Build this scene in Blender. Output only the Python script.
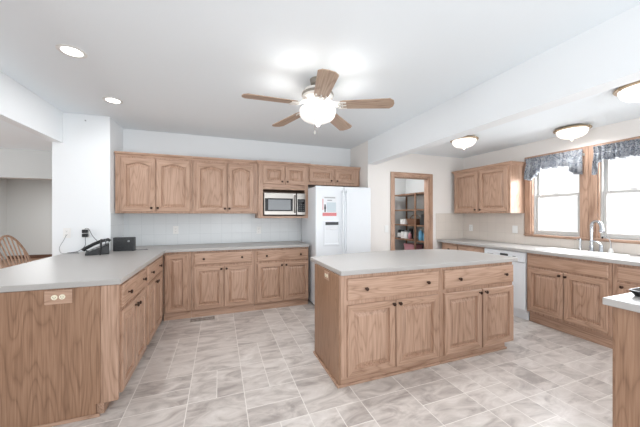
import bpy, bmesh, math, random
from mathutils import Vector, Matrix
random.seed(4)
PI = math.pi
for o in list(bpy.data.objects): bpy.data.objects.remove(o)
SC = bpy.context.scene
COL = SC.collection

# ------------------------------------------------------------------ camera
cd = bpy.data.cameras.new('camera')
cam = bpy.data.objects.new('camera', cd); COL.objects.link(cam)
cd.sensor_width = 36.0
cd.lens = 274.68 / 640 * 36
cd.shift_y = 1.58 / 640
cd.clip_start = 0.02
cam.location = (0, 0, 1.349)
cam.rotation_euler = (PI / 2, 0, -0.3508)
SC.camera = cam

# ------------------------------------------------------------------ world, light, exposure
WORLD = 1.0
w = bpy.data.worlds.new('overcast_sky'); SC.world = w; w.use_nodes = True
nt = w.node_tree; nt.nodes.clear()
wo = nt.nodes.new('ShaderNodeOutputWorld'); bg = nt.nodes.new('ShaderNodeBackground')
tcw = nt.nodes.new('ShaderNodeTexCoord'); nz = nt.nodes.new('ShaderNodeTexNoise'); rmp = nt.nodes.new('ShaderNodeValToRGB')
nz.inputs['Scale'].default_value = 9; nz.inputs['Detail'].default_value = 5
rmp.color_ramp.elements[0].position = .35; rmp.color_ramp.elements[0].color = (.90, .93, .97, 1)
rmp.color_ramp.elements[1].position = .62; rmp.color_ramp.elements[1].color = (1, 1, 1, 1)
nt.links.new(tcw.outputs['Generated'], nz.inputs['Vector']); nt.links.new(nz.outputs['Fac'], rmp.inputs[0])
nt.links.new(rmp.outputs[0], bg.inputs['Color']); nt.links.new(bg.outputs[0], wo.inputs[0])
bg.inputs['Strength'].default_value = WORLD

def area_light(name, loc, rot, sx, sy, power, col=(1, 1, 1)):
    l = bpy.data.lights.new(name, 'AREA'); l.shape = 'RECTANGLE'; l.size = sx; l.size_y = sy
    l.energy = power; l.color = col
    o = bpy.data.objects.new(name, l); COL.objects.link(o); o.location = loc; o.rotation_euler = rot
    return o
# daylight of the two windows over the sink, standing just outside the panes
area_light('daylight_window_far', (4.75, 2.41, 1.75), (0, PI / 2 - .15, 0), 1.2, .8, 45, (.94, .97, 1))
area_light('daylight_window_near', (4.75, 1.66, 1.75), (0, PI / 2 - .15, 0), 1.2, .8, 45, (.94, .97, 1))
# added front fill from behind the camera, no window is built there
area_light('added_rear_fill', (1.9, -2.0, 1.15), (PI / 2 + .1, 0, 0), 3.2, 1.7, 52, (.93, .97, 1))
# added up-light that brightens the ceiling, much like a bounced flash
area_light('added_ceiling_uplight', (.2, -.9, 1.2), (PI - .55, 0, 0), .9, .6, 13, (.88, .94, 1))
# bulbs inside the fan's glass bowl
bl_ = bpy.data.lights.new('fan_bulbs', 'POINT'); bl_.energy = 11; bl_.shadow_soft_size = .05; bl_.color = (1, .98, .96)
bo_ = bpy.data.objects.new('fan_bulbs', bl_); COL.objects.link(bo_); bo_.location = (.82, 2.30, 2.235)
# light thrown down by the recessed, fan and flush lamps
for x_, y_, z_, s_, p_ in ((-1.015, 2.515, 2.5445, .11, 7), (-1.046, 3.442, 2.5445, .11, 3), (.82, 2.30, 2.1655, .10, 14),
                           (3.14, 2.85, 2.2685, .12, 4), (3.98, 2.06, 2.2685, .12, 3), (3.19, 1.17, 2.2685, .12, 4)):
    area_light('lamp_glow', (x_, y_, z_), (0, 0, 0), s_, s_, p_, (.97, .985, 1)).data.shape = 'DISK'
# added fill lights for the dining side, the room beyond and the pantry
area_light('added_dining_fill', (-6.5, 2.5, .6), (0, -PI / 2 - .5, 0), 1.6, 5, 120, (.95, .98, 1))
area_light('added_far_room_fill', (-4.2, 9.0, 2.45), (0, 0, 0), 1.2, 1.2, 64, (.97, .99, 1))
area_light('added_pantry_fill', (2.9, 4.5, 2.43), (0, 0, 0), .3, .3, 13, (.95, .97, 1))
BOWL = .8      # glass of the lamps
SC.view_settings.view_transform = 'Standard'
SC.view_settings.look = 'None'
SC.view_settings.gamma = 1
SC.view_settings.use_curve_mapping = False
SC.view_settings.exposure = 0.25

# ------------------------------------------------------------------ materials
def lin(r, g, b):
    f = lambda c: (c / 255 / 12.92) if c / 255 <= .04045 else ((c / 255 + .055) / 1.055) ** 2.4
    return (f(r), f(g), f(b), 1)
def newmat(name):
    m = bpy.data.materials.new(name); m.use_nodes = True
    return m, m.node_tree.nodes, m.node_tree.links, m.node_tree.nodes['Principled BSDF']
def plain(name, col, rough=.5, metal=0, bump=0, bscale=200, spec=.5, emit=0, var=0):
    m, N, L, B = newmat(name)
    B.inputs['Base Color'].default_value = col; B.inputs['Roughness'].default_value = rough
    B.inputs['Metallic'].default_value = metal; B.inputs['Specular IOR Level'].default_value = spec
    if emit:
        B.inputs['Emission Color'].default_value = col; B.inputs['Emission Strength'].default_value = emit
    if bump or var:
        tc = N.new('ShaderNodeTexCoord'); n = N.new('ShaderNodeTexNoise'); n.inputs['Scale'].default_value = bscale
        n.inputs['Detail'].default_value = 3
        L.new(tc.outputs['Object'], n.inputs['Vector'])
        if bump:
            b = N.new('ShaderNodeBump'); b.inputs['Strength'].default_value = bump; b.inputs['Distance'].default_value = .004
            L.new(n.outputs['Fac'], b.inputs['Height']); L.new(b.outputs[0], B.inputs['Normal'])
        if var:
            r = N.new('ShaderNodeValToRGB')
            r.color_ramp.elements[0].position = .3; r.color_ramp.elements[1].position = .7
            r.color_ramp.elements[0].color = tuple(c * (1 - var) for c in col[:3]) + (1,)
            r.color_ramp.elements[1].color = tuple(min(1, c * (1 + var)) for c in col[:3]) + (1,)
            L.new(n.outputs['Fac'], r.inputs[0]); L.new(r.outputs[0], B.inputs['Base Color'])
    return m
def mth(N, L, op, a, b=None, c=None):
    n = N.new('ShaderNodeMath'); n.operation = op
    for i, v in enumerate((a, b, c)):
        if v is None: continue
        if isinstance(v, (int, float)): n.inputs[i].default_value = v
        else: L.new(v, n.inputs[i])
    return n.outputs[0]
def oak(name, axis, light, mid, dark, rough=.42, dens=30):
    m, N, L, B = newmat(name)
    tc = N.new('ShaderNodeTexCoord'); oi = N.new('ShaderNodeObjectInfo')
    cmb = N.new('ShaderNodeCombineXYZ')
    for i in range(3): L.new(mth(N, L, 'MULTIPLY', oi.outputs['Random'], (7.3, 5.1, 11.7)[i]), cmb.inputs[i])
    add = N.new('ShaderNodeVectorMath'); add.operation = 'ADD'
    L.new(tc.outputs['Object'], add.inputs[0]); L.new(cmb.outputs[0], add.inputs[1])
    def field(cross, along, detail):
        s = [cross] * 3; s[axis] = along
        mp = N.new('ShaderNodeVectorMath'); mp.operation = 'MULTIPLY'; mp.inputs[1].default_value = s
        L.new(add.outputs[0], mp.inputs[0])
        n = N.new('ShaderNodeTexNoise'); n.inputs['Scale'].default_value = 1; n.inputs['Detail'].default_value = detail
        L.new(mp.outputs[0], n.inputs['Vector']); return n.outputs['Fac']
    a = field(6.5, .75, 1.6)
    ring = mth(N, L, 'PINGPONG', mth(N, L, 'MULTIPLY', a, dens), 1)
    ring = mth(N, L, 'POWER', ring, 3.2)
    pores = field(150, 4.0, 3)
    pores = mth(N, L, 'ADD', mth(N, L, 'MULTIPLY', pores, 1.9), -.45)
    tone = field(2.0, .35, 1)
    fac = mth(N, L, 'ADD', mth(N, L, 'MULTIPLY', ring, .33), mth(N, L, 'MULTIPLY', pores, .62))
    fac = mth(N, L, 'ADD', fac, mth(N, L, 'MULTIPLY', mth(N, L, 'SUBTRACT', tone, .5), .5))
    r = N.new('ShaderNodeValToRGB')
    e = r.color_ramp.elements
    e[0].position = .12; e[0].color = light; e[1].position = .88; e[1].color = dark
    k = e.new(.46); k.color = mid
    L.new(fac, r.inputs[0]); L.new(r.outputs[0], B.inputs['Base Color'])
    B.inputs['Roughness'].default_value = rough
    bp = N.new('ShaderNodeBump'); bp.inputs['Strength'].default_value = .12; bp.inputs['Distance'].default_value = .002
    L.new(pores, bp.inputs['Height']); L.new(bp.outputs[0], B.inputs['Normal'])
    return m
OL, OM, OD = lin(191, 158, 137), lin(173, 140, 118), lin(138, 105, 85)
OAK_V = oak('oak_upright_grain', 2, OL, OM, OD)
OAK_H = oak('oak_level_grain', 0, OL, OM, OD)
OAK_Y = oak('oak_deep_grain', 1, OL, OM, OD)
OAK_DK = oak('brown_shelf_wood', 1, lin(142, 106, 80), lin(118, 86, 64), lin(88, 62, 46))
OAK_P = oak('oak_veneer_panel', 2, lin(165, 130, 105), lin(148, 114, 90), lin(122, 90, 69), dens=36)
OAK_FAN = oak('oak_fan_blade', 0, lin(196, 172, 150), lin(172, 146, 126), lin(140, 114, 95))
def tile_mat(name, col, grout, size, axes, off=(0, 0), gw=.003, rough=.25, var=.015):
    m, N, L, B = newmat(name)
    tc = N.new('ShaderNodeTexCoord'); sp = N.new('ShaderNodeSeparateXYZ'); L.new(tc.outputs['Object'], sp.inputs[0])
    ds = []; ids = []
    for k in range(2):
        q = mth(N, L, 'DIVIDE', mth(N, L, 'SUBTRACT', sp.outputs[axes[k]], off[k]), size)
        fr = mth(N, L, 'FRACT', q); ids.append(mth(N, L, 'FLOOR', q))
        ds.append(mth(N, L, 'MULTIPLY', mth(N, L, 'MINIMUM', fr, mth(N, L, 'SUBTRACT', 1, fr)), size))
    d = mth(N, L, 'MINIMUM', ds[0], ds[1]); g = mth(N, L, 'LESS_THAN', d, gw / 2)
    cb = N.new('ShaderNodeCombineXYZ'); L.new(ids[0], cb.inputs[0]); L.new(ids[1], cb.inputs[1])
    wn = N.new('ShaderNodeTexWhiteNoise'); wn.noise_dimensions = '3D'; L.new(cb.outputs[0], wn.inputs['Vector'])
    mx = N.new('ShaderNodeMix'); mx.data_type = 'RGBA'
    L.new(wn.outputs['Value'], mx.inputs['Factor'])
    mx.inputs[6].default_value = tuple(c * (1 - var) for c in col[:3]) + (1,); mx.inputs[7].default_value = tuple(c * (1 + var) for c in col[:3]) + (1,)
    m2 = N.new('ShaderNodeMix'); m2.data_type = 'RGBA'; L.new(g, m2.inputs['Factor']); L.new(mx.outputs[2], m2.inputs[6]); m2.inputs[7].default_value = grout
    L.new(m2.outputs[2], B.inputs['Base Color']); B.inputs['Roughness'].default_value = rough
    bp = N.new('ShaderNodeBump'); bp.inputs['Strength'].default_value = .4; bp.inputs['Distance'].default_value = .003; bp.invert = True
    L.new(g, bp.inputs['Height']); L.new(bp.outputs[0], B.inputs['Normal'])
    return m
def floor_mat():
    m, N, L, B = newmat('stone_look_vinyl'); s = .392
    tc = N.new('ShaderNodeTexCoord'); sp = N.new('ShaderNodeSeparateXYZ'); L.new(tc.outputs['Object'], sp.inputs[0])
    q = [mth(N, L, 'DIVIDE', mth(N, L, 'SUBTRACT', sp.outputs[k], (-.215, 2.165)[k]), s) for k in (0, 1)]
    idx = [mth(N, L, 'FLOOR', v) for v in q]
    cb = N.new('ShaderNodeCombineXYZ'); L.new(idx[0], cb.inputs[0]); L.new(idx[1], cb.inputs[1])
    wn = N.new('ShaderNodeTexWhiteNoise'); wn.noise_dimensions = '3D'; L.new(cb.outputs[0], wn.inputs['Vector'])
    sc = N.new('ShaderNodeSeparateColor'); L.new(wn.outputs['Color'], sc.inputs[0])
    cnt = [mth(N, L, 'ADD', 1, mth(N, L, 'GREATER_THAN', sc.outputs[k], (.42, .62)[k])) for k in (0, 1)]
    sub = []; ds = []
    for k in (0, 1):
        f = mth(N, L, 'MULTIPLY', mth(N, L, 'FRACT', q[k]), cnt[k])
        sub.append(mth(N, L, 'FLOOR', f)); g = mth(N, L, 'FRACT', f)
        ds.append(mth(N, L, 'MULTIPLY', mth(N, L, 'DIVIDE', mth(N, L, 'MINIMUM', g, mth(N, L, 'SUBTRACT', 1, g)), cnt[k]), s))
    d = mth(N, L, 'MINIMUM', ds[0], ds[1]); gr = mth(N, L, 'LESS_THAN', d, .0028)
    cb2 = N.new('ShaderNodeCombineXYZ')
    for k in (0, 1): L.new(mth(N, L, 'ADD', idx[k], mth(N, L, 'MULTIPLY', sub[k], .37 + .3 * k)), cb2.inputs[k])
    w2 = N.new('ShaderNodeTexWhiteNoise'); w2.noise_dimensions = '3D'; L.new(cb2.outputs[0], w2.inputs['Vector'])
    vm = N.new('ShaderNodeVectorMath'); vm.operation = 'MULTIPLY_ADD'; vm.inputs[1].default_value = (9, 9, 9)
    L.new(w2.outputs['Color'], vm.inputs[0]); L.new(tc.outputs['Object'], vm.inputs[2])
    mp = N.new('ShaderNodeMapping'); mp.inputs['Rotation'].default_value = (0, 0, .7); mp.inputs['Scale'].default_value = (2.2, 5.5, 4)
    L.new(vm.outputs[0], mp.inputs[0])
    n = N.new('ShaderNodeTexNoise'); n.inputs['Scale'].default_value = 1.5; n.inputs['Detail'].default_value = 7; n.inputs['Distortion'].default_value = 1.3
    n.inputs['Roughness'].default_value = .62
    L.new(mp.outputs[0], n.inputs['Vector'])
    fac = mth(N, L, 'ADD', n.outputs['Fac'], mth(N, L, 'MULTIPLY', mth(N, L, 'SUBTRACT', w2.outputs['Value'], .5), .16))
    r = N.new('ShaderNodeValToRGB'); e = r.color_ramp.elements
    e[0].position = .28; e[0].color = lin(160, 151, 146); e[1].position = .74; e[1].color = lin(224, 218, 213)
    k = e.new(.5); k.color = lin(201, 193, 187)
    L.new(fac, r.inputs[0])
    mx = N.new('ShaderNodeMix'); mx.data_type = 'RGBA'; L.new(gr, mx.inputs['Factor']); L.new(r.outputs[0], mx.inputs[6]); mx.inputs[7].default_value = lin(228, 223, 217)
    L.new(mx.outputs[2], B.inputs['Base Color']); B.inputs['Roughness'].default_value = .33
    bp = N.new('ShaderNodeBump'); bp.inputs['Strength'].default_value = .08; bp.inputs['Distance'].default_value = .002
    L.new(n.outputs['Fac'], bp.inputs['Height']); L.new(bp.outputs[0], B.inputs['Normal'])
    return m
def fabric_mat():
    m, N, L, B = newmat('printed_cotton')
    tc = N.new('ShaderNodeTexCoord'); v = N.new('ShaderNodeTexVoronoi'); v.inputs['Scale'].default_value = 75
    n = N.new('ShaderNodeTexNoise'); n.inputs['Scale'].default_value = 22; n.inputs['Detail'].default_value = 3
    L.new(tc.outputs['Object'], v.inputs['Vector']); L.new(tc.outputs['Object'], n.inputs['Vector'])
    f = mth(N, L, 'ADD', mth(N, L, 'MULTIPLY', v.outputs['Distance'], .9), mth(N, L, 'MULTIPLY', n.outputs['Fac'], .7))
    r = N.new('ShaderNodeValToRGB'); e = r.color_ramp.elements
    e[0].position = .42; e[0].color = lin(72, 80, 96); e[1].position = .9; e[1].color = lin(184, 186, 190)
    k = e.new(.62); k.color = lin(124, 130, 142)
    L.new(f, r.inputs[0]); L.new(r.outputs[0], B.inputs['Base Color']); B.inputs['Roughness'].default_value = .9
    tr = N.new('ShaderNodeBsdfTranslucent'); L.new(r.outputs[0], tr.inputs['Color'])
    ms = N.new('ShaderNodeMixShader'); ms.inputs[0].default_value = .3
    L.new(B.outputs[0], ms.inputs[1]); L.new(tr.outputs[0], ms.inputs[2]); L.new(ms.outputs[0], N['Material Output'].inputs[0])
    return m
def glass_mat():
    m, N, L, B = newmat('window_glass')
    t = N.new('ShaderNodeBsdfTransparent'); g = N.new('ShaderNodeBsdfGlossy'); g.inputs['Roughness'].default_value = .02
    ms = N.new('ShaderNodeMixShader'); ms.inputs[0].default_value = .06
    L.new(t.outputs[0], ms.inputs[1]); L.new(g.outputs[0], ms.inputs[2]); L.new(ms.outputs[0], N['Material Output'].inputs[0])
    return m
WALL = plain('white_wall_paint', lin(236, 239, 241), .6, bump=.05, bscale=160, spec=.3)
WARM = plain('warm_white_wall_paint', lin(233, 229, 225), .6, bump=.05, bscale=160, spec=.3)
CEIL = plain('ceiling_paint', lin(240, 246, 250), .75, bump=.1, bscale=120, spec=.2)
GREY = plain('grey_wall_paint', lin(206, 208, 207), .6, bump=.05, bscale=160, spec=.3)
FLOOR = floor_mat()
LAM = plain('speckled_laminate', lin(176, 173, 170), .35, var=.06, bscale=420)
DKWOOD = oak('dark_wood_trim', 0, lin(112, 80, 62), lin(92, 64, 50), lin(60, 40, 32))
DFLOOR = oak('brown_wood_floor', 1, lin(160, 124, 98), lin(138, 102, 78), lin(110, 80, 60))
TILE_B = tile_mat('white_wall_tile', lin(222, 226, 228), lin(203, 208, 211), .152, (0, 2), (.03, .917))
TILE_C = tile_mat('white_side_tile', lin(222, 226, 228), lin(203, 208, 211), .152, (1, 2), (.03, .917))
TILE_P = tile_mat('beige_wall_tile', lin(218, 209, 200), lin(204, 196, 188), .152, (0, 2), (.03, .917))
TILE_R = tile_mat('beige_side_tile', lin(218, 209, 200), lin(204, 196, 188), .152, (1, 2), (.05, .917))
FWHITE = plain('fridge_enamel', lin(230, 234, 238), .3, bump=.02, bscale=300)
SHADE_W = plain('white_plastic', lin(236, 236, 234), .4)
GREYP = plain('grey_plastic', lin(150, 152, 154), .4)
DARKP = plain('dark_plastic', lin(62, 64, 66), .4)
BLACKP = plain('black_plastic', lin(24, 25, 27), .35)
MAGENTA = plain('red_print', lin(214, 132, 134), .6)
PAPER = plain('pale_paper', lin(226, 229, 232), .7)
PRINT = plain('grey_print', lin(196, 208, 214), .7)
BRONZE = plain('dark_bronze', lin(62, 42, 32), .35, .6)
CHROME = plain('chrome', (.52, .54, .57, 1), .16, 1)
STEEL = plain('stainless_steel', lin(158, 153, 148), .3, .9)
BLKGLASS = plain('black_glass', lin(18, 18, 20), .1, spec=.2)
OVENGLASS = plain('microwave_screen', lin(120, 124, 128), .15)
FANW = plain('fan_white_enamel', lin(226, 222, 216), .4)
PEWTER = plain('pewter', lin(150, 142, 132), .35, .6)
BRASSY = plain('antique_brass', lin(176, 156, 130), .35, .5)
SASH = plain('white_sash_vinyl', lin(192, 191, 188), .4)
FAB = fabric_mat(); GLASS = glass_mat()
LAMP = plain('lit_frosted_glass', (1, .95, .89, 1), .4, emit=BOWL)
LAMPF = plain('lit_fan_glass', (.8, .78, .75, 1), .35, emit=.55)
CANL = plain('lit_recessed_lens', (1, .97, .92, 1), .4, emit=8)
IVORY = plain('ivory_plastic', lin(236, 228, 205), .4)
DGREY = plain('dark_grey_plastic', lin(58, 60, 62), .5, var=.25, bscale=60)

# ------------------------------------------------------------------ mesh helpers
class M:
    def __init__(s): s.v = []; s.f = []; s.mi = []
    def add(s, vs, fs, m=0):
        b = len(s.v); s.v += [tuple(p) for p in vs]
        for f in fs: s.f.append([b + i for i in f]); s.mi.append(m)
        return s
    def box(s, x0, x1, y0, y1, z0, z1, m=0):
        return s.add([(x, y, z) for z in (z0, z1) for y in (y0, y1) for x in (x0, x1)],
              [(0, 2, 3, 1), (4, 5, 7, 6), (0, 1, 5, 4), (2, 6, 7, 3), (0, 4, 6, 2), (1, 3, 7, 5)], m)
    def prism(s, poly, z0, z1, m=0):
        n = len(poly)
        return s.add([(x, y, z0) for x, y in poly] + [(x, y, z1) for x, y in poly],
              [list(range(n))[::-1], list(range(n, 2 * n))] + [(i, (i + 1) % n, n + (i + 1) % n, n + i) for i in range(n)], m)
    def loops(s, Ls, m=0, cap0=True, cap1=True, closed=True):
        n = len(Ls[0]); b = len(s.v)
        for L in Ls: s.v += [tuple(p) for p in L]
        for k in range(len(Ls) - 1):
            for i in range(n if closed else n - 1):
                j = (i + 1) % n
                s.f.append([b + k * n + i, b + k * n + j, b + (k + 1) * n + j, b + (k + 1) * n + i]); s.mi.append(m)
        if cap0: s.f.append([b + i for i in range(n)][::-1]); s.mi.append(m)
        if cap1: s.f.append([b + (len(Ls) - 1) * n + i for i in range(n)]); s.mi.append(m)
        return s
    def lathe(s, prof, c=(0, 0, 0), n=20, m=0, axis=2, lobes=0, amp=0, cap=True):
        Ls = []
        for r, h in prof:
            L = []
            for i in range(n):
                a = 2 * PI * i / n
                rr = r * (1 + amp * abs(math.cos(lobes * a / 2))) if lobes else r
                p = [rr * math.cos(a), rr * math.sin(a)]
                q = (p[0], p[1], h) if axis == 2 else ((p[0], h, p[1]) if axis == 1 else (h, p[0], p[1]))
                L.append((q[0] + c[0], q[1] + c[1], q[2] + c[2]))
            Ls.append(L)
        return s.loops(Ls, m, cap, cap)
    def tube(s, pts, r, n=8, m=0, r1=None):
        pts = [Vector(p) for p in pts]; Ls = []; up = None
        for i, p in enumerate(pts):
            t = (pts[min(i + 1, len(pts) - 1)] - pts[max(i - 1, 0)]).normalized()
            if up is None: up = t.orthogonal().normalized()
            up = (up - t * up.dot(t)).normalized(); sd = t.cross(up)
            rr = r if r1 is None else r + (r1 - r) * i / (len(pts) - 1)
            Ls.append([p + up * rr * math.cos(2 * PI * k / n) + sd * rr * math.sin(2 * PI * k / n) for k in range(n)])
        return s.loops(Ls, m)
    def build(s, name, mats, parent=None, bevel=0, smooth=False, loc=None, kind=None, seg=2):
        me = bpy.data.meshes.new(name); me.from_pydata(s.v, [], s.f)
        if not isinstance(mats, (list, tuple)): mats = [mats]
        for m in mats: me.materials.append(m)
        me.polygons.foreach_set('material_index', s.mi)
        bm = bmesh.new(); bm.from_mesh(me); bmesh.ops.recalc_face_normals(bm, faces=bm.faces); bm.to_mesh(me); bm.free()
        if smooth:
            me.polygons.foreach_set('use_smooth', [True] * len(me.polygons)); me.set_sharp_from_angle(angle=math.radians(40))
        o = bpy.data.objects.new(name, me); COL.objects.link(o)
        if parent: o.parent = parent
        if loc: o.location = loc
        if bevel:
            b = o.modifiers.new('edge', 'BEVEL'); b.width = bevel; b.segments = seg; b.limit_method = 'ANGLE'; b.angle_limit = .6
        if kind: o['kind'] = kind
        return o
def tag(o, label, cat, group=None):
    o['label'] = label; o['category'] = cat
    if group: o['group'] = group
    return o
def thing(name, label, cat, loc=(0, 0, 0), rz=0, group=None):
    o = bpy.data.objects.new(name, None); COL.objects.link(o); o.empty_display_size = .1
    o.location = loc; o.rotation_euler = (0, 0, rz)
    return tag(o, label, cat, group)
def struct(name, loc=(0, 0, 0)):
    o = bpy.data.objects.new(name, None); COL.objects.link(o); o.location = loc; o['kind'] = 'structure'; return o
def clone(root, loc, rz=None, label=None):
    r = root.copy(); COL.objects.link(r); r.location = loc
    if rz is not None: r.rotation_euler = (0, 0, rz)
    if label: r['label'] = label
    for ch in list(root.children):
        c = ch.copy(); COL.objects.link(c); c.parent = r
        for g in list(ch.children):
            d = g.copy(); COL.objects.link(d); d.parent = c
    return r
S = 'structure'

# ------------------------------------------------------------------ the setting
YB, XR, YP = 4.52, 4.27, 3.89          # back wall, window wall, pantry wall
ZC, ZL = 2.55, 2.405                   # kitchen ceiling, lower ceiling over the sink
XL0, XL1 = -1.81, -1.712              # header wall
XB0, XB1 = 2.245, 2.395                # beam
M().box(XL1 - .04, 4.6, -.5, 5.2, -.05, 0).build('floor', FLOOR, kind=S)
M().box(-9, XL1 - .04, -2.2, 11.4, -.05, -.001).build('floor_dining', DFLOOR, kind=S)
M().box(XL0, XB0, -2.2, YB, ZC, ZC + .08).build('ceiling', CEIL, kind=S)
M().box(XB1, 4.6, -2.2, YP, ZL, ZL + .08).build('ceiling_lower', CEIL, kind=S)
M().box(XB0, XB1, -2.2, YP, 2.168, ZC + .08).build('trim_1', WALL, kind=S)      # the boxed beam
M().box(XL0, 2.36, YB, YB + .1, 0, ZC + .1).build('wall_back', WALL, kind=S)
M().box(XL0, -1.255, 4.03, YB - .001, 0, ZC - .001).build('wall_left', WALL, kind=S)   # the pier at the end of the bar
M().box(XL0, XL1, -2.2, 4.029, 2.19, ZC - .001).build('wall_header', WALL, kind=S)
DX0, DX1, DZ = 2.735, 3.475, 2.005      # pantry doorway
pw = M().box(XB0, DX0, YP, YP + .1, 0, ZC).box(DX1, XR, YP, YP + .1, 0, ZC).box(DX0, DX1, YP, YP + .1, DZ, ZC)
pw.box(XB0, XB0 + .1, YP + .1, YB - .001, 0, ZC)
pw.build('wall_pantry', [WARM], kind=S)
# window wall with two openings
WY = ((2.115, 2.70), (1.37, 1.955)); WZ0, WZ1 = 1.072, 2.125
M().box(XR, XR + .14, 2.70, YP + .1, 0, ZL + .08).box(XR, XR + .14, -2.2, 1.37, 0, ZL + .08).box(XR, XR + .14, 1.955, 2.115, 0, ZL + .08)\
   .box(XR, XR + .14, 1.37, 1.955, 0, WZ0).box(XR, XR + .14, 1.37, 1.955, WZ1, ZL + .08)\
   .box(XR, XR + .14, 2.115, 2.70, 0, WZ0).box(XR, XR + .14, 2.115, 2.70, WZ1, ZL + .08).build('wall_right', WARM, kind=S)
# dining side
M().box(XL0 - .1, XL0 - .001, 4.66, 11.2, 0, 2.55).build('wall_dining_right', GREY, kind=S)
M().box(-9, XL0 - .1, 11.2, 11.3, 0, 3.0).build('wall_far', GREY, kind=S)
M().box(-6.25, -6.12, 6.8, 11.2, 0, 3.0).build('wall_far_left', GREY, kind=S)
M().box(-9, XL0 - .1, 6.6, 6.8, 2.03, 2.549).build('wall_dining_header', GREY, kind=S)
M().box(-9, XL0, -2.2, 6.8, 2.55, 2.6).build('ceiling_dining', CEIL, kind=S)
M().box(-6.12, XL0 - .1, 6.8, 11.2, 2.5, 2.55).build('ceiling_far', CEIL, kind=S)
M().box(-6.1, XL0 - .1, 11.17, 11.199, 0, .1).build('baseboard_far', DKWOOD, kind=S)
# pantry room
M().box(2.36, 4.1, 5.05, 5.12, 0, 2.45).build('wall_pantry_back', GREY, kind=S)
M().box(3.86, 3.94, YP + .101, 5.05, 0, 2.45).build('wall_pantry_right', GREY, kind=S)
M().box(2.36, 2.40, 4.63, 5.05, 0, 2.45).build('wall_pantry_left', WARM, kind=S)
M().box(2.36, 3.95, YP + .1, 5.12, 2.45, 2.5).build('ceiling_pantry', CEIL, kind=S)
# doorway casing and jamb
d1 = struct('door_1')
cz = .066
M().box(DX0 - cz, DX0, YP - .02, YP - .001, 0, DZ + cz).box(DX1, DX1 + cz, YP - .02, YP - .001, 0, DZ + cz).build('side_casing', OAK_V, d1, bevel=.004)
M().box(DX0, DX1, YP - .02, YP - .001, DZ, DZ + cz).build('head_casing', OAK_H, d1, bevel=.004)
M().box(DX0 + .001, DX0 + .02, YP - .005, YP + .105, 0, DZ - .002).box(DX1 - .02, DX1 - .001, YP - .005, YP + .105, 0, DZ - .002)\
   .box(DX0 + .02, DX1 - .02, YP - .005, YP + .105, DZ - .02, DZ - .002).build('jamb', OAK_V, d1)
# tiled splashbacks
M().box(-1.254, 1.297, YB - .009, YB - .001, .915, 1.371).build('trim_2', TILE_B, kind=S)
M().box(-1.254, -1.246, 4.031, YB - .01, .915, 1.371).build('trim_3', TILE_C, kind=S)
M().box(3.62, XR - .01, YP - .009, YP - .001, .915, 1.38).build('trim_4', TILE_P, kind=S)
M().box(XR - .009, XR - .001, 2.80, YP - .01, .915, 1.38).box(XR - .009, XR - .001, .9, 2.80, .915, 1.035).build('trim_5', TILE_R, kind=S)

# windows
def window(n, y0, y1, left_edge, right_edge):
    r = struct('window_%d' % n, (XR, y0, 0))
    W = y1 - y0
    # white frame in the opening, two sashes
    f = M(); fx0, fx1 = .03, .12
    e = .028
    f.box(fx0, fx1, .001, e, WZ0 + .001, WZ1 - .001).box(fx0, fx1, W - e, W - .001, WZ0 + .001, WZ1 - .001)
    f.box(fx0, fx1, e, W - e, WZ0 + .001, WZ0 + e).box(fx0, fx1, e, W - e, WZ1 - e, WZ1 - .001)
    f.build('window_frame', SASH, r, bevel=.003)
    zm = 1.615
    for nm, z0, z1, x in (('lower_sash', WZ0 + e, zm + .02, .05), ('upper_sash', zm - .02, WZ1 - e, .082)):
        s = M(); t = .034; a, b = e + .001, W - e - .001
        s.box(x, x + .028, a, a + t, z0, z1).box(x, x + .028, b - t, b, z0, z1).box(x, x + .028, a + t, b - t, z0, z0 + t).box(x, x + .028, a + t, b - t, z1 - t, z1)
        so = s.build(nm, SASH, r, bevel=.003)
        M().box(x + .012, x + .016, a + t - .004, b - t + .004, z0 + t - .004, z1 - t + .004).build('pane', GLASS, so)
    lk = M().box(.035, .05, W / 2 - .03, W / 2 + .03, zm + .02, zm + .032).build('sash_lock', SASH, r)
    # oak liner
    M().box(-.002, .03, .001, .014, WZ0 + .001, WZ1 - .001).box(-.002, .03, W - .014, W - .001, WZ0 + .001, WZ1 - .001).box(-.002, .03, .014, W - .014, WZ1 - .014, WZ1 - .001).build('window_liner', OAK_V, r)
    M().box(-.022, -.001, left_edge - y0, 0, WZ0 - .036, WZ1 + .075).box(-.022, -.001, W, right_edge - y0, WZ0 - .036, WZ1 + .075).build('side_casing', OAK_V, r, bevel=.003)
    M().box(-.022, -.001, 0, W, WZ1, WZ1 + .075).build('head_casing', OAK_Y, r, bevel=.003)
    M().box(-.045, .03, left_edge - y0 + .001, right_edge - y0 - .001, WZ0 - .022, WZ0).box(-.022, -.001, 0, W, WZ0 - .036, WZ0 - .022).build('window_sill', OAK_Y, r, bevel=.004)
    return r
window(1, 2.115, 2.70, 2.036, 2.785)
window(2, 1.37, 1.955, 1.28, 2.034)

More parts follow.
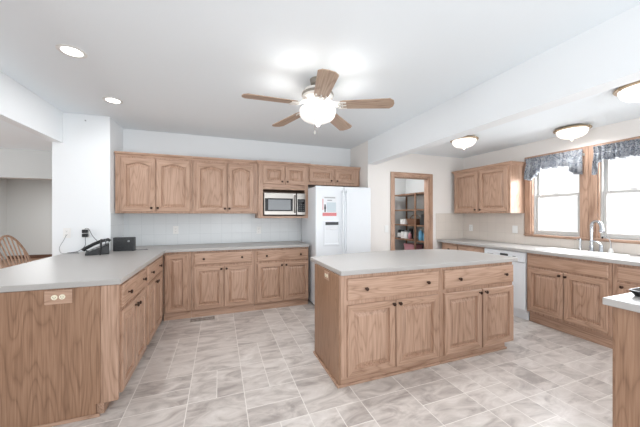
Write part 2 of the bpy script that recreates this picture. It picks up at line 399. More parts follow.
# ------------------------------------------------------------------ joinery builders
def panel_door_mesh(w, h, arch=0, stile=.056):
    m = M(); NT = 14
    def loop(a, y, rise):
        x0, x1, z0, z1 = a, w - a, a, h - a
        L = [(x0, y, z0), (x1, y, z0)]
        for i in range(NT + 1):
            u = 1 - i / NT
            s = 0
            if rise:
                k = min(1, max(0, (min(u, 1 - u) - .06) / .44)); s = rise * (1 - math.sin(k * PI / 2) ** 1.0)
            L.append((x0 + (x1 - x0) * u, y, z1 - s))
        return L
    st = stile
    spec = [(0, 0, 0), (0, -.015, 0), (.005, -.020, 0), (st, -.020, arch), (st + .003, -.010, arch), (st + .006, -.0025, arch), (st + .013, -.0025, arch), (st + .043, -.0165, arch)]
    Ls = [loop(*q) for q in spec]
    n = len(Ls[0]); b = 0
    for L in Ls: m.v += L
    for k in range(len(Ls) - 1):
        for i in range(n):
            j = (i + 1) % n
            m.f.append([k * n + i, k * n + j, (k + 1) * n + j, (k + 1) * n + i])
            horiz = (i == 0 or 2 <= i < n - 1) and k < 3
            m.mi.append(1 if horiz else 0)
    m.f.append(list(range(n))); m.mi.append(0)
    m.f.append([(len(Ls) - 1) * n + i for i in range(n)]); m.mi.append(0)
    return m
def drawer_mesh(w, h):
    m = M()
    def loop(a, y): return [(a, y, a), (w - a, y, a), (w - a, y, h - a), (a, y, h - a)]
    return m.loops([loop(0, 0), loop(0, -.012), loop(.004, -.017), (loop(.012, -.020))])
KNOB = M().lathe([(.0085, 0), (.0085, -.002), (.005, -.006), (.005, -.013), (.0125, -.017), (.0155, -.022), (.0135, -.028), (.006, -.031)], n=14, axis=1)
_k = KNOB.build('knob', BRONZE, smooth=True); KNOB_ME = _k.data; bpy.data.objects.remove(_k)
def knob(parent, x, z):
    o = bpy.data.objects.new('knob', KNOB_ME); COL.objects.link(o); o.parent = parent; o.location = (x, -.0195, z)
def fronts(root, y, drawers=(), doors=(), arch=0):
    for (x0, x1, z0, z1, ks) in drawers:
        d = drawer_mesh(x1 - x0, z1 - z0).build('drawer', OAK_H, root, loc=(x0, y, z0))
        for kx in ks: knob(d, kx - x0, (z1 - z0) * .5)
    for (x0, x1, z0, z1, kx, kz) in doors:
        d = panel_door_mesh(x1 - x0, z1 - z0, arch).build('door', [OAK_V, OAK_H], root, loc=(x0, y, z0))
        if kx is not None: knob(d, kx - x0, kz - z0)
def base_cabinet(name, label, loc, rz, w, drawers, doors, d=.56, z0=.10, z1=.874, kick=.07, hollow=False, kx=(0, 0), group=None, cat='kitchen cabinet'):
    r = thing(name, label, cat, loc, rz, group)
    c = M(); f = .019
    if hollow:
        c.box(.001, .018, f, d, z0, z1).box(w - .018, w - .001, f, d, z0, z1).box(.018, w - .018, f, d, z0, z0 + .018).box(.018, w - .018, d - .012, d, z0 + .018, z1)
    else: c.box(.001, w - .001, f, d, z0, z1)
    c.build('carcass', OAK_V, r)
    M().box(.001, w - .001, 0, f - .0005, z0, z1).build('face_frame', OAK_V, r, bevel=.002)
    M().box(.001 + kx[0], w - .001 - kx[1], kick, d, 0.0, z0 - .001).build('toe_kick', OAK_H, r)
    fronts(r, -.001, drawers, doors)
    return r
def wall_cabinet(name, label, loc, rz, w, z0, z1, d, doors, arch, crown=(True, True), crown_h=.03, extra=None):
    r = thing(name, label, 'wall cabinet', loc, rz)
    c = M()
    if extra is None: c.box(.001, w - .001, .019, d, z0, z1)
    else:
        s0, s1 = extra      # open bay between s0 and s1
        c.box(.001, .02, .019, d, z0, z1).box(w - .02, w - .001, .019, d, z0, z1).box(.02, w - .02, .019, d, s1, z1)
        c.box(.02, w - .02, .019, d, z0, s0).box(.02, w - .02, d - .01, d, s0, s1)
    c.build('carcass', OAK_V, r, bevel=.0015)
    f = M()
    if extra is None: f.box(.001, w - .001, 0, .0185, z0, z1)
    else:
        f.box(.001, .07, 0, .0185, z0, z1).box(w - .055, w - .001, 0, .0185, z0, z1).box(.07, w - .055, 0, .0185, s1, z1, 1).box(.07, w - .055, 0, .0185, z0, s0, 1)
    f.build('face_frame', [OAK_V, OAK_H], r, bevel=.002)
    # crown moulding: swept profile along the front (and the exposed ends)
    k = M(); prof = [(0, z1 - .02), (-.008, z1 - .02), (-.012, z1 - .005), (-.03, z1 + .012), (-.034, z1 + crown_h), (0, z1 + crown_h)]
    e0 = 1 if crown[0] else 0; e1 = 1 if crown[1] else 0
    La = [(p * e0 + .0005, p, z) for p, z in prof]; Lb = [(w - .0005 - p * e1, p, z) for p, z in prof]
    Ls = []
    if e0: Ls.append([(p + .0005, d - .002, z) for p, z in prof])
    Ls += [La, Lb]
    if e1: Ls.append([(w - .0005 - p, d - .002, z) for p, z in prof])
    k.loops(Ls).box(.01, w - .01, .002, d - .003, z1 + .0005, z1 + crown_h - .002)
    k.build('crown_moulding', OAK_H, r)
    fronts(r, -.001, (), doors, arch)
    return r

# ------------------------------------------------------------------ back run
DT, DB = .665, .105
base_cabinet('base_cabinet', 'narrow oak corner cabinet with one tall door beside the peninsula drawers', (-.668, 3.95, 0), 0, .322, (),
    [(.019, .283, DB, .845, None, 0)], kick=.02)
base_cabinet('base_cabinet', 'oak base cabinet under the tiled back wall, next to the narrow corner door', (-.345, 3.95, 0), 0, .805,
    [(.031, .774, .695, .848, (.153, .637))], [(.031, .398, DB, DT, .368, .628), (.406, .774, DB, DT, .436, .628)], kick=.02)
base_cabinet('base_cabinet', 'oak base cabinet below the microwave, beside the white refrigerator', (.461, 3.95, 0), 0, .80,
    [(.034, .792, .695, .848, (.17, .669))], [(.034, .414, DB, DT, .386, .628), (.422, .792, DB, DT, .452, .628)], kick=.02)
UZ = 2.125
wall_cabinet('wall_cabinet', 'oak wall cabinet with two arched doors, leftmost on the back wall', (-1.243, 4.16, 0), 0, .897, 1.372, UZ, .348,
    [(.064, .446, 1.395, 2.085, .408, 1.442), (.463, .864, 1.395, 2.085, .482, 1.442)], .035, (False, False))
wall_cabinet('wall_cabinet', 'oak wall cabinet with two arched doors, between leftmost one and the microwave', (-.345, 4.16, 0), 0, .883, 1.372, UZ, .348,
    [(.036, .443, 1.395, 2.085, .419, 1.442), (.459, .816, 1.395, 2.085, .48, 1.442)], .035, (False, False))
wall_cabinet('microwave_cabinet', 'oak wall cabinet with two small doors over an open bay holding the microwave', (.539, 4.125, 0), 0, .77, 1.302, UZ, .383,
    [(.066, .392, 1.815, 2.09, .352, 1.855), (.404, .729, 1.815, 2.09, .434, 1.855)], 0, (True, True), extra=(1.335, 1.735))
wall_cabinet('wall_cabinet', 'short oak wall cabinet with two low doors above the refrigerator', (1.31, 4.16, 0), 0, .93, 1.835, UZ, .348,
    [(.03, .43, 1.88, 2.09, .398, 1.905), (.475, .815, 1.88, 2.09, .503, 1.905)], 0, (False, False))

# ------------------------------------------------------------------ peninsula
base_cabinet('base_cabinet', 'near oak cabinet on the inner side of the left peninsula, by its end panel', (-.668, 2.262, 0), PI / 2, .798,
    [(.075, .72, .69, .848, (.19, .62))], [(.065, .40, DB - .02, DT, .372, .612), (.407, .74, DB - .02, DT, .437, .612)], d=.55, kick=.07, z0=.085)
base_cabinet('base_cabinet', 'far oak cabinet on the inner side of the left peninsula, by the inner corner', (-.668, 3.061, 0), PI / 2, .868,
    [(.03, .70, .69, .848, (.14, .53))], [(.03, .355, DB - .02, DT, .33, .628), (.362, .70, DB - .02, DT, .39, .628)], d=.55, kick=.07, z0=.085)
r = thing('end_panel', 'wide oak end panel of the left peninsula in the foreground', 'panel', (-1.05, 2.24, 0))
M().box(-.35, .272, 0, .018, .0, .874).box(.272, .30, 0, .018, .085, .874).build('veneer_sheet', OAK_P, r)
M().box(.302, .40, -.003, .019, .085, .874).build('corner_stile', OAK_V, r, bevel=.002)
M().box(-.35, .298, -.010, -.001, 0, .022).build('shoe_moulding', OAK_H, r, bevel=.003)
M().box(-.37, -.352, 0, 1.76, 0, .874).build('bar_side_sheet', OAK_P, r)

# worktop on the back run and the peninsula, one piece
poly = [(-.632, 2.225), (-.632, 3.905), (1.262, 3.905), (1.262, YB - .011), (-1.244, YB - .011), (-1.244, 4.027), (-1.655, 4.027), (-1.675, 2.245)]
tag(M().prism(poly, .876, .914).build('worktop', LAM, bevel=.005, seg=3), 'long L-shaped pale laminate worktop over the left peninsula and back run', 'worktop')

# ------------------------------------------------------------------ island
r = base_cabinet('island_cabinet', 'left cabinet of the kitchen island with a wide drawer and two doors', (.893, 1.966, 0), 0, .985,
    [(.052, .952, .672, .846, (.213, .825))], [(.052, .496, .072, .636, .472, .608), (.504, .952, .072, .636, .532, .608)], d=.58, kick=.004, z0=.07)
M().box(-.017, -.0005, .0, .581, 0, .874).build('side_panel', OAK_P, r, bevel=.002)
M().box(-.032, -.0178, -.012, .583, 0, .02).box(-.0178, .98, -.012, .0035, 0, .02).build('shoe_moulding', OAK_H, r, bevel=.004)
r = base_cabinet('island_cabinet', 'right cabinet of the kitchen island with a wide drawer and two doors', (1.879, 1.966, 0), 0, .938,
    [(.038, .931, .672, .846, (.208, .804))], [(.038, .494, .072, .636, .462, .608), (.507, .931, .072, .636, .537, .608)], d=.58, kick=.004, z0=.07, kx=(0, .105))
M().box(.0, .845, -.012, .0035, 0, .02).box(.834, .846, .0036, .58, 0, .02).build('shoe_moulding', OAK_H, r, bevel=.004)
ip = [(.884, 1.938), (2.86, 1.938), (2.868, 1.95), (2.864, 2.45), (2.80, 2.63), (2.68, 2.755), (2.46, 2.83), (2.12, 2.872), (1.70, 2.862), (1.25, 2.80), (.884, 2.712)]
tag(M().prism(ip, .876, .914).build('island_worktop', LAM, bevel=.005, seg=3), 'pale laminate top of the kitchen island with a gently bowed back edge', 'worktop')

# ------------------------------------------------------------------ sink run (fronts face the room, -X)
RX = 3.67
R_ = -PI / 2
base_cabinet('base_cabinet', 'narrow one-drawer oak cabinet in the far right corner by the pantry wall', (RX, 3.80, 0), R_, .36,
    [(.045, .345, .70, .85, (.19,))], [(.045, .345, DB, .68, .31, .63)])
base_cabinet('base_cabinet', 'oak drawer cabinet between the corner cabinet and the dishwasher', (RX, 3.439, 0), R_, .478,
    [(.012, .466, .70, .85, (.10, .385))], [(.012, .466, DB, .68, .43, .63)])
base_cabinet('sink_cabinet', 'oak sink cabinet under the far window with false drawer and two doors', (RX, 2.376, 0), R_, .81,
    [(.022, .785, .712, .848, ())], [(.022, .398, .16, .69, .37, .655), (.406, .785, .16, .69, .43, .655)], hollow=True, z0=.13, kick=.05)
base_cabinet('base_cabinet', 'oak drawer cabinet at the right picture edge beside the sink cabinet', (RX, 1.565, 0), R_, .6,
    [(.04, .56, .712, .848, (.3,))], [(.04, .56, .16, .69, .08, .655)], z0=.13, kick=.05)
# worktop with a cut-out for the sink
m = M(); X0, X1, Y0, Y1 = 3.628, XR - .011, .97, YP - .011; a0, a1, b0, b1 = 3.76, 4.10, 1.64, 2.30
O = [(X0, Y0), (X1, Y0), (X1, Y1), (X0, Y1)]; I = [(a0, b0), (a1, b0), (a1, b1), (a0, b1)]
m.loops([[(x, y, .876) for x, y in I], [(x, y, .876) for x, y in O], [(x, y, .914) for x, y in O], [(x, y, .914) for x, y in I], [(x, y, .876) for x, y in I]], cap0=False, cap1=False)
tag(m.build('worktop', LAM, bevel=.004), 'pale laminate worktop along the window wall holding the white sink', 'worktop')
m = M()
def rr(x0, x1, y0, y1, z, c=.04, n=5):
    L = []
    for cx, cy, a in ((x1 - c, y1 - c, 0), (x0 + c, y1 - c, PI / 2), (x0 + c, y0 + c, PI), (x1 - c, y0 + c, 1.5 * PI)):
        for i in range(n): L.append((cx + c * math.cos(a + PI / 2 * i / (n - 1)), cy + c * math.sin(a + PI / 2 * i / (n - 1)), z))
    return L
m.loops([rr(3.73, 4.13, 1.61, 2.33, .915), rr(3.73, 4.13, 1.61, 2.33, .920), rr(3.735, 4.125, 1.615, 2.325, .925), rr(3.775, 4.085, 1.66, 2.28, .922), rr(3.785, 4.075, 1.67, 2.27, .91),
         rr(3.80, 4.06, 1.69, 2.25, .76), rr(3.83, 4.03, 1.72, 2.22, .745)], cap0=False)
o = m.build('sink', SHADE_W, smooth=True); tag(o, 'white drop-in sink set into the worktop under the windows', 'sink')
# taps
def chrome_thing(name, label, cat, x, y, parts):
    r = thing(name, label, cat, (x, y, .9145))
    for nm, mesh, mat in parts: mesh.build(nm, mat, r, smooth=True)
    return r
goose = [(0, 0, .05)] + [(0, 0, .05 + .05 * i) for i in range(1, 5)] + [(.45 * (-.065 + .065 * math.cos(t)), .89 * (-.065 + .065 * math.cos(t)), .30 + .062 * math.sin(t)) for t in [PI * i / 10 for i in range(0, 11)]] + [(-.062, -.122, .27)]
chrome_thing('kitchen_faucet', 'tall chrome gooseneck faucet standing before the wide oak mullion', 'faucet', 4.19, 1.975, [
    ('base', M().lathe([(.032, 0), (.032, .008), (.022, .02), (.021, .07)], n=18), CHROME), ('spout', M().tube(goose, .016, 10, r1=.018), CHROME),
    ('spray_head', M().lathe([(.018, .275), (.023, .26), (.023, .235), (.019, .23)], c=(-.062, -.122, 0), n=14), CHROME)])
chrome_thing('soap_dispenser', 'short chrome soap dispenser, leftmost of the fittings behind the sink', 'soap dispenser', 4.19, 2.085, [
    ('base', M().lathe([(.024, 0), (.024, .008), (.013, .02), (.012, .11), (.016, .12), (.016, .14), (.01, .148)], n=14), CHROME),
    ('nozzle', M().tube([(0, 0, .135), (-.03, 0, .142), (-.06, 0, .13)], .007, 8), CHROME)])
chrome_thing('faucet_handle', 'chrome lever handle with a curved arm just right of the gooseneck faucet', 'faucet handle', 4.19, 1.885, [
    ('base', M().lathe([(.026, 0), (.026, .008), (.019, .02), (.019, .075), (.015, .09)], n=14), CHROME),
    ('lever', M().tube([(0, 0, .085), (-.01, .03, .115), (-.02, .06, .128), (-.03, .095, .118)], .010, 8, r1=.007), CHROME)])
chrome_thing('filter_tap', 'slim filtered-water tap with white base, rightmost fitting behind the sink', 'faucet', 4.19, 1.80, [
    ('base', M().lathe([(.022, 0), (.022, .025), (.015, .045), (.008, .055)], n=14), SHADE_W),
    ('spout', M().tube([(0, 0, .05), (0, 0, .12), (-.01, .015, .17), (-.03, .03, .195), (-.055, .05, .185)], .0055, 8), CHROME),
    ('black_tip', M().lathe([(.009, 0), (.009, -.018), (.006, -.022)], c=(-.055, .05, .186), n=10), BLACKP)])

# dishwasher
r = thing('dishwasher', 'white built-in dishwasher between the oak cabinets of the window wall', 'dishwasher', (RX, 2.956, 0), R_)
M().box(.004, .574, .0, .55, .10, .87).build('body', FWHITE, r)
M().box(.006, .572, -.024, -.001, .135, .735).build('door_panel', FWHITE, r, bevel=.005)
cp = M().box(.006, .572, -.03, -.001, .742, .868).build('control_panel', FWHITE, r, bevel=.006)
M().box(.25, .36, -.038, -.0305, .80, .83).build('latch_handle', DARKP, cp, bevel=.003)
M().box(.06, .15, -.0325, -.0305, .800, .806).box(.06, .15, -.0325, -.0305, .79, .794).build('button_row', GREYP, cp)
M().box(.42, .46, -.0325, -.0305, .80, .812).build('dial_mark', GREYP, cp)
M().box(.006, .572, .04, .06, .0, .098).build('kick_plate', FWHITE, r)

# right wall cabinet
wall_cabinet('wall_cabinet', 'oak wall cabinet beside the far window, its end lit by daylight', (3.97, 3.815, 0), R_, 1.02, 1.378, 2.10, .298,
    [(.035, .49, 1.40, 2.065, .455, 1.435), (.515, .985, 1.40, 2.065, .55, 1.435)], 0, (True, True))

# ------------------------------------------------------------------ near right counter
r = thing('base_cabinet', 'plain oak cabinet end at the right edge of the foreground', 'kitchen cabinet', (1.935, .24, 0))
M().box(.018, .66, .001, .575, .0, .874).build('carcass', OAK_V, r)
M().box(0, .017, 0, .576, 0, .874).build('end_panel', OAK_P, r, bevel=.002)
M().box(.018, .66, .577, .593, 0, .874).build('back_panel', OAK_P, r)
tag(M().prism([(1.903, .22), (2.62, .22), (2.62, .853), (1.903, .853)], .876, .914).build('worktop', LAM, bevel=.005, seg=3),
    'small pale worktop corner in the right foreground', 'worktop')
r = thing('serving_tray', 'dark tray with a pale rim lying on the right foreground worktop', 'tray', (2.19, .768, .9145))
M().loops([rr(-.10, .22, -.12, .045, 0, .03), rr(-.12, .24, -.14, .06, .03, .03), rr(-.115, .235, -.135, .055, .03, .03), rr(-.095, .215, -.115, .04, .004, .03)]).build('dish', BLACKP, r, smooth=True)
M().loops([rr(-.118, .238, -.138, .058, .0305, .03), rr(-.118, .238, -.138, .058, .0325, .03), rr(-.113, .233, -.133, .053, .0325, .03), rr(-.113, .233, -.133, .053, .0305, .03), rr(-.118, .238, -.138, .058, .0305, .03)], cap0=False, cap1=False).build('rim', GREYP, r)

# ------------------------------------------------------------------ refrigerator
FX, FW, FY = 1.302, .91, 3.74
r = thing('refrigerator', 'white side-by-side refrigerator in the alcove next to the pantry wall', 'refrigerator', (FX, FY, 0))
M().box(.006, FW - .006, .062, .74, .03, 1.765).build('body', FWHITE, r, bevel=.006)
sx = .452
fd = M().box(0, sx - .003, 0, .058, .11, 1.775)
fd = fd.build('freezer_door', FWHITE, r, bevel=.014, seg=3)
gd = M().box(sx + .003, FW, 0, .058, .11, 1.775).build('fridge_door', FWHITE, r, bevel=.014, seg=3)
for nm, x0, par in (('handle', sx - .045, fd), ('handle', sx + .02, gd)):
    M().box(x0, x0 + .025, -.045, -.028, .45, 1.72).box(x0, x0 + .025, -.03, -.0005, .45, .49).box(x0, x0 + .025, -.03, -.0005, 1.68, 1.72).build(nm, FWHITE, par, bevel=.006)
# dispenser: raised surround with a recess and dark control strip
dz0, dz1, dx0, dx1 = .90, 1.27, .125, .375
dp = M()
dp.box(dx0, dx0 + .02, -.012, -.0005, dz0, dz1).box(dx1 - .02, dx1, -.012, -.0005, dz0, dz1).box(dx0 + .02, dx1 - .02, -.012, -.0005, dz0, dz0 + .03).box(dx0 + .02, dx1 - .02, -.012, -.0005, dz1 - .075, dz1)
dp = dp.build('dispenser', FWHITE, fd, bevel=.003)
M().box(dx0 + .025, dx1 - .025, -.0145, -.0125, dz1 - .062, dz1 - .02).build('control_strip', DARKP, dp) if False else None
o = M().box(dx0 + .022, dx1 - .022, -.0145, -.0125, dz1 - .066, dz1 - .022).build('control_strip', DARKP, fd)
m = M(); sc = [(dx0 + .022 + (dx1 - dx0 - .044) * i / 24, 1.14 - .012 * abs(math.sin(i / 24 * 3 * PI))) for i in range(25)]
m.loops([[(x, -.008, z) for x, z in sc], [(x, -.008, 1.194) for x, z in sc]], cap0=False, cap1=False, closed=False)
m.loops([[(x, -.001, z) for x, z in sc], [(x, -.008, z) for x, z in sc]], cap0=False, cap1=False, closed=False)
m.build('dispenser_flap', PAPER, fd)
M().box(.02, FW - .02, .05, .061, .012, .10).build('toe_grille', DARKP, r)
M().box(.03, .11, .07, .13, 1.766, 1.785).box(FW - .11, FW - .03, .07, .13, 1.766, 1.785).build('hinge_cover', FWHITE, r, bevel=.004)
for x in (.06, FW - .06): M().lathe([(.02, 0), (.02, .029)], c=(x, .2, 0), n=12).build('foot', DARKP, r)
# poster on the freezer door
r = thing('magnet_sheet', 'pale printed sheet with a red lower band on the freezer door', 'poster', (FX + .105, FY - .0016, 1.335))
M().box(0, .222, 0, .001, 0, .292).build('sheet', PAPER, r)
M().box(0, .222, -.0006, -.0001, 0, .048).box(.0, .012, -.0006, -.0001, .09, .25).build('red_band', MAGENTA, r)
M().box(.03, .05, -.0006, -.0001, .06, .17).box(.026, .054, -.0006, -.0001, .10, .14).build('dark_figure', DARKP, r)
M().box(.065, .212, -.0006, -.0001, .06, .2).build('picture', PRINT, r)
M().box(.03, .2, -.0006, -.0001, .262, .276).box(.075, .15, -.0006, -.0001, .225, .238).build('heading_band', GREYP, r)

# ------------------------------------------------------------------ microwave
r = thing('microwave', 'stainless steel microwave standing in the open bay of the oak cabinet', 'microwave', (.62, 4.10, 1.3395))
M().box(.006, .632, .03, .44, 0.006, .345).build('body', DARKP, r, bevel=.004)
M().box(.0, .49, -.005, .029, .012, .345).build('door', STEEL, r, bevel=.006)
M().box(.012, .435, -.008, -.0055, .068, .262).build('door_glass', BLKGLASS, r)
M().box(.06, .40, -.0095, -.0082, .088, .242).build('viewing_screen', OVENGLASS, r)
M().box(.50, .638, -.005, .029, .012, .345).build('control_frame', STEEL, r, bevel=.004)
cpn = M().box(.512, .628, -.008, -.0055, .055, .255).build('control_panel', BLKGLASS, r)
k = M()
for i in range(3):
    for j in range(4): k.box(.528 + i * .032, .55 + i * .032, -.0095, -.0082, .07 + j * .03, .09 + j * .03)
k.build('keypad', DGREY, cpn)
M().box(.53, .612, -.0095, -.0082, .212, .242).build('display', DGREY, cpn)
M().tube([(.468, -.008, .05), (.468, -.032, .065), (.468, -.034, .18), (.468, -.032, .29), (.468, -.008, .305)], .011, 10).build('handle', STEEL, r, smooth=True)

# ------------------------------------------------------------------ ceiling fan
FC = (.82, 2.30)
r = thing('ceiling_fan', 'white ceiling fan with five wood blades and a lit glass bowl', 'ceiling fan', (FC[0], FC[1], 0))
M().lathe([(.03, 2.49), (.062, 2.505), (.066, 2.53), (.07, 2.549)], n=24).build('canopy', PEWTER, r, smooth=True)
M().lathe([(.014, 2.46), (.014, 2.50)], n=12).build('downrod', FANW, r, smooth=True)
M().lathe([(.05, 2.352), (.10, 2.356), (.128, 2.372), (.137, 2.39), (.137, 2.43), (.125, 2.45), (.09, 2.462), (.03, 2.466)], n=32).build('motor_housing', FANW, r, smooth=True)
M().lathe([(.139, 2.40), (.142, 2.405), (.142, 2.418), (.139, 2.423)], n=32).build('housing_band', PEWTER, r, smooth=True)
M().lathe([(.04, 2.31), (.07, 2.315), (.075, 2.335), (.06, 2.351)], n=24).build('switch_housing', FANW, r, smooth=True)
M().lathe([(.075, 2.292), (.085, 2.297), (.08, 2.309), (.04, 2.3095)], n=24).build('light_fitter', FANW, r, smooth=True)
b = M().lathe([(.135, 2.300), (.150, 2.285), (.156, 2.26), (.147, 2.23), (.12, 2.198), (.08, 2.178), (.03, 2.168), (.008, 2.166)], n=80, lobes=10, amp=.07, cap=False).build('glass_bowl', LAMPF, r, smooth=True)
M().lathe([(.008, 2.172), (.018, 2.164), (.02, 2.156), (.01, 2.148), (.012, 2.14), (.004, 2.13)], n=14).build('finial', FANW, r, smooth=True)
x, y = -.05, -.10
c = M().tube([(x, y, 2.305), (x * 1.7, y * 1.7, 2.296), (x * 1.75, y * 1.75, 2.25), (x * 1.75, y * 1.75, 2.04)], .0014, 6).build('pull_chain', BRASSY, r)
M().lathe([(.003, .0), (.006, -.008), (.007, -.022), (.003, -.03)], c=(x * 1.75, y * 1.75, 2.04), n=10).build('chain_fob', FANW, c, smooth=True)
for k in range(5):
    a = math.radians(41 + 72 * k)
    bl = M(); pts = [(.205, -.052), (.235, -.06), (.622, -.073), (.652, -.045), (.66, 0), (.652, .045), (.622, .073), (.235, .06), (.205, .052)]
    c, s = math.cos(math.radians(9.5)), -math.sin(math.radians(9.5))
    L0 = [(x, y * c, y * s - .003) for x, y in pts]; L1 = [(x, y * c, y * s + .003) for x, y in pts]
    bl.loops([L0, L1])
    bo = bl.build('blade', OAK_FAN, r); bo.location = (0, 0, 2.325); bo.rotation_euler = (0, .05, a)
    ir = M()
    for q in (-1, 0, 1):
        ir.tube([(.11, q * .012, .028), (.145, q * .022, .012), (.18, q * .04, -.004 - q * .007), (.22, q * .046, -.009 - q * .008), (.255, q * .04, -.009 - q * .008)], .0065, 8)
    for q in (-1, 1):
        ir.tube([(.20 + .022 * math.cos(t), q * .022 + .02 * math.sin(t), -.009 - (q * .022 + .02 * math.sin(t)) * .2) for t in [2 * PI * i / 12 for i in range(13)]], .0045, 6)
    ir.box(.10, .13, -.03, .03, .022, .032)
    ir.build('blade_iron', FANW, bo, smooth=True)

# ------------------------------------------------------------------ lights
def flush_light(label, x, y):
    r = thing('flush_light', label, 'ceiling light', (x, y, ZL), 0, 'flush ceiling lights over the sink aisle')
    M().lathe([(.150, -.040), (.172, -.036), (.176, -.028), (.165, -.018), (.13, -.008), (.12, -.001), (.0, -.001)], n=32, cap=False).build('pan', BRASSY, r, smooth=True)
    M().lathe([(.148, -.036), (.147, -.055), (.135, -.085), (.108, -.112), (.06, -.130), (.008, -.135)], n=32, cap=False).build('glass_bowl', LAMP, r, smooth=True)
    M().lathe([(.006, -.133), (.013, -.138), (.014, -.146), (.006, -.153), (.007, -.159), (.002, -.163)], n=12).build('finial', BRASSY, r, smooth=True)
    for k in range(3):
        a = 2 * PI * k / 3 + .5
        M().tube([(.167 * math.cos(a), .167 * math.sin(a), -.02), (.175 * math.cos(a), .175 * math.sin(a), -.034), (.158 * math.cos(a), .158 * math.sin(a), -.046)], .006, 6).build('clip', BRASSY, r)
    return r
flush_light('lit bowl ceiling light farthest from the camera, near the pantry wall corner', 3.14, 2.85)
flush_light('lit bowl ceiling light close above the far sink window', 3.98, 2.06)
flush_light('lit bowl ceiling light cut off by the right picture edge', 3.19, 1.17)
def can(label, x, y):
    r = thing('recessed_light', label, 'ceiling light', (x, y, ZC - .001), 0, 'recessed lights over the peninsula')
    M().lathe([(.062, 0), (.062, -.004), (.08, -.006), (.088, -.003), (.088, 0)], n=32, cap=False).build('trim_ring', SHADE_W, r, smooth=True)
    M().lathe([(.0605, 0), (.0605, -.003), (.0, -.003)], n=28, cap=False).build('lens', CANL, r)
can('round recessed ceiling light nearest the camera, upper left of the picture', -1.015, 2.515)
can('round recessed ceiling light farther back, near the left pier', -1.046, 3.442)

# ------------------------------------------------------------------ outlets and switches (local: plate on -Y side)
def outlet(label, loc, rz, horizontal=False, kind='outlet', plate=SHADE_W, wood=None, w=.072, h=.115, ins=SHADE_W):
    r = thing('wall_outlet' if kind == 'outlet' else 'light_switch', label, 'power outlet' if kind == 'outlet' else 'light switch', loc, rz)
    if horizontal: w, h = h, w
    M().box(-w / 2, w / 2, -.006, -.0005, -h / 2, h / 2).build('cover_plate', plate, r, bevel=.002)
    if kind == 'outlet':
        for k in (-1, 1):
            cx, cz = (k * .02, 0) if horizontal else (0, k * .02)
            q = M().lathe([(.0165, -.0062), (.0165, -.0085), (.015, -.009)], c=(cx, 0, cz), n=16, axis=1).build('receptacle', ins, r)
            M().box(cx - .007, cx - .005, -.0096, -.0091, cz - .003, cz + .006).box(cx + .005, cx + .007, -.0096, -.0091, cz - .003, cz + .005).box(cx - .002, cx + .002, -.0096, -.0091, cz - .010, cz - .006).build('slots', DARKP, q)
    else:
        M().box(-.016, .016, -.0085, -.0062, -.033, .033).build('rocker', ins, r, bevel=.001)
    return r
outlet('ivory outlet on a small wood block in the peninsula end panel', (-.972, 2.2395, .822), 0, True, plate=OAK_H, w=.088, h=.142, ins=IVORY)
outlet('small outlet high on the left side panel of the island', (.8755, 2.215, .826), -PI / 2, True, plate=OAK_V, ins=IVORY)
outlet('white outlet in the tiled back wall left of center', (-.602, YB - .0095, 1.13), 0)
outlet('white outlet in the tiled back wall under the microwave', (.598, YB - .0095, 1.107), 0)
outlet('white outlet on the beige tile near the far right corner', (XR - .0095, 3.715, 1.12), -PI / 2)
outlet('white switch on the beige tile between wall cabinet and window', (XR - .0095, 2.93, 1.13), -PI / 2, kind='switch', w=.08)
outlet('white phone jack plate on the left pier with a cord plugged in', (-1.673, 4.0295, 1.14), 0)
outlet('white outlet on the left pier behind the two black adapters', (-1.49, 4.0295, 1.135), 0)
outlet('white switch on the pantry wall left of the doorway', (2.595, YP - .0005, 1.12), 0, kind='switch')
o = M().lathe([(.004, 0), (.004, -.012), (.007, -.014), (.007, -.02), (.003, -.022)], n=10, axis=1).build('wall_hook', GREYP, loc=(-1.493, 4.0295, 2.47), smooth=True)
tag(o, 'tiny grey hook high on the left pier', 'hook')

# adapters, cords, phone, radio
ADAPT = []
for z, lab in ((1.158, 'upper black power adapter plugged into the left pier outlet'), (1.110, 'lower black power adapter plugged into the left pier outlet')):
    r = thing('power_adapter', lab, 'power adapter', (-1.49, 4.0195, z), 0, 'black adapters on the left pier')
    ADAPT.append(r)
    M().box(-.026, .026, -.04, 0, -.02, .02).build('housing', BLACKP, r, bevel=.004)
    M().lathe([(.004, -.002), (.004, -.014)], c=(.012, -.0405, 0), n=8, axis=1).build('cord_stub', BLACKP, r)
def cord(label, pts, mat=DARKP, rad=.0028, parent=None):
    P = [Vector(p) for p in pts]; Q = []
    if parent:
        inv = (Matrix.Translation(parent.location) @ Matrix.Rotation(parent.rotation_euler.z, 4, 'Z')).inverted()
        P = [inv @ p for p in P]
    for i in range(len(P) - 1):
        p0, p1, p2, p3 = P[max(i - 1, 0)], P[i], P[i + 1], P[min(i + 2, len(P) - 1)]
        for k in range(6):
            t = k / 6
            Q.append(.5 * ((2 * p1) + (p2 - p0) * t + (2 * p0 - 5 * p1 + 4 * p2 - p3) * t * t + (3 * p1 - p0 - 3 * p2 + p3) * t ** 3))
    Q.append(P[-1])
    o = M().tube(Q, rad, 6).build('cord' if parent else 'telephone_line', mat, parent, smooth=True)
    if not parent: tag(o, label, 'cord')
zt = .9145 + .003
cord('dark cord looping from the upper adapter over to the desk phone', [(-1.478, 3.972, 1.166), (-1.472, 3.955, 1.19), (-1.44, 3.955, 1.185), (-1.40, 3.955, 1.10), (-1.34, 3.96, 1.02), (-1.30, 3.965, .97), (-1.28, 3.965, .93)], parent=ADAPT[0])
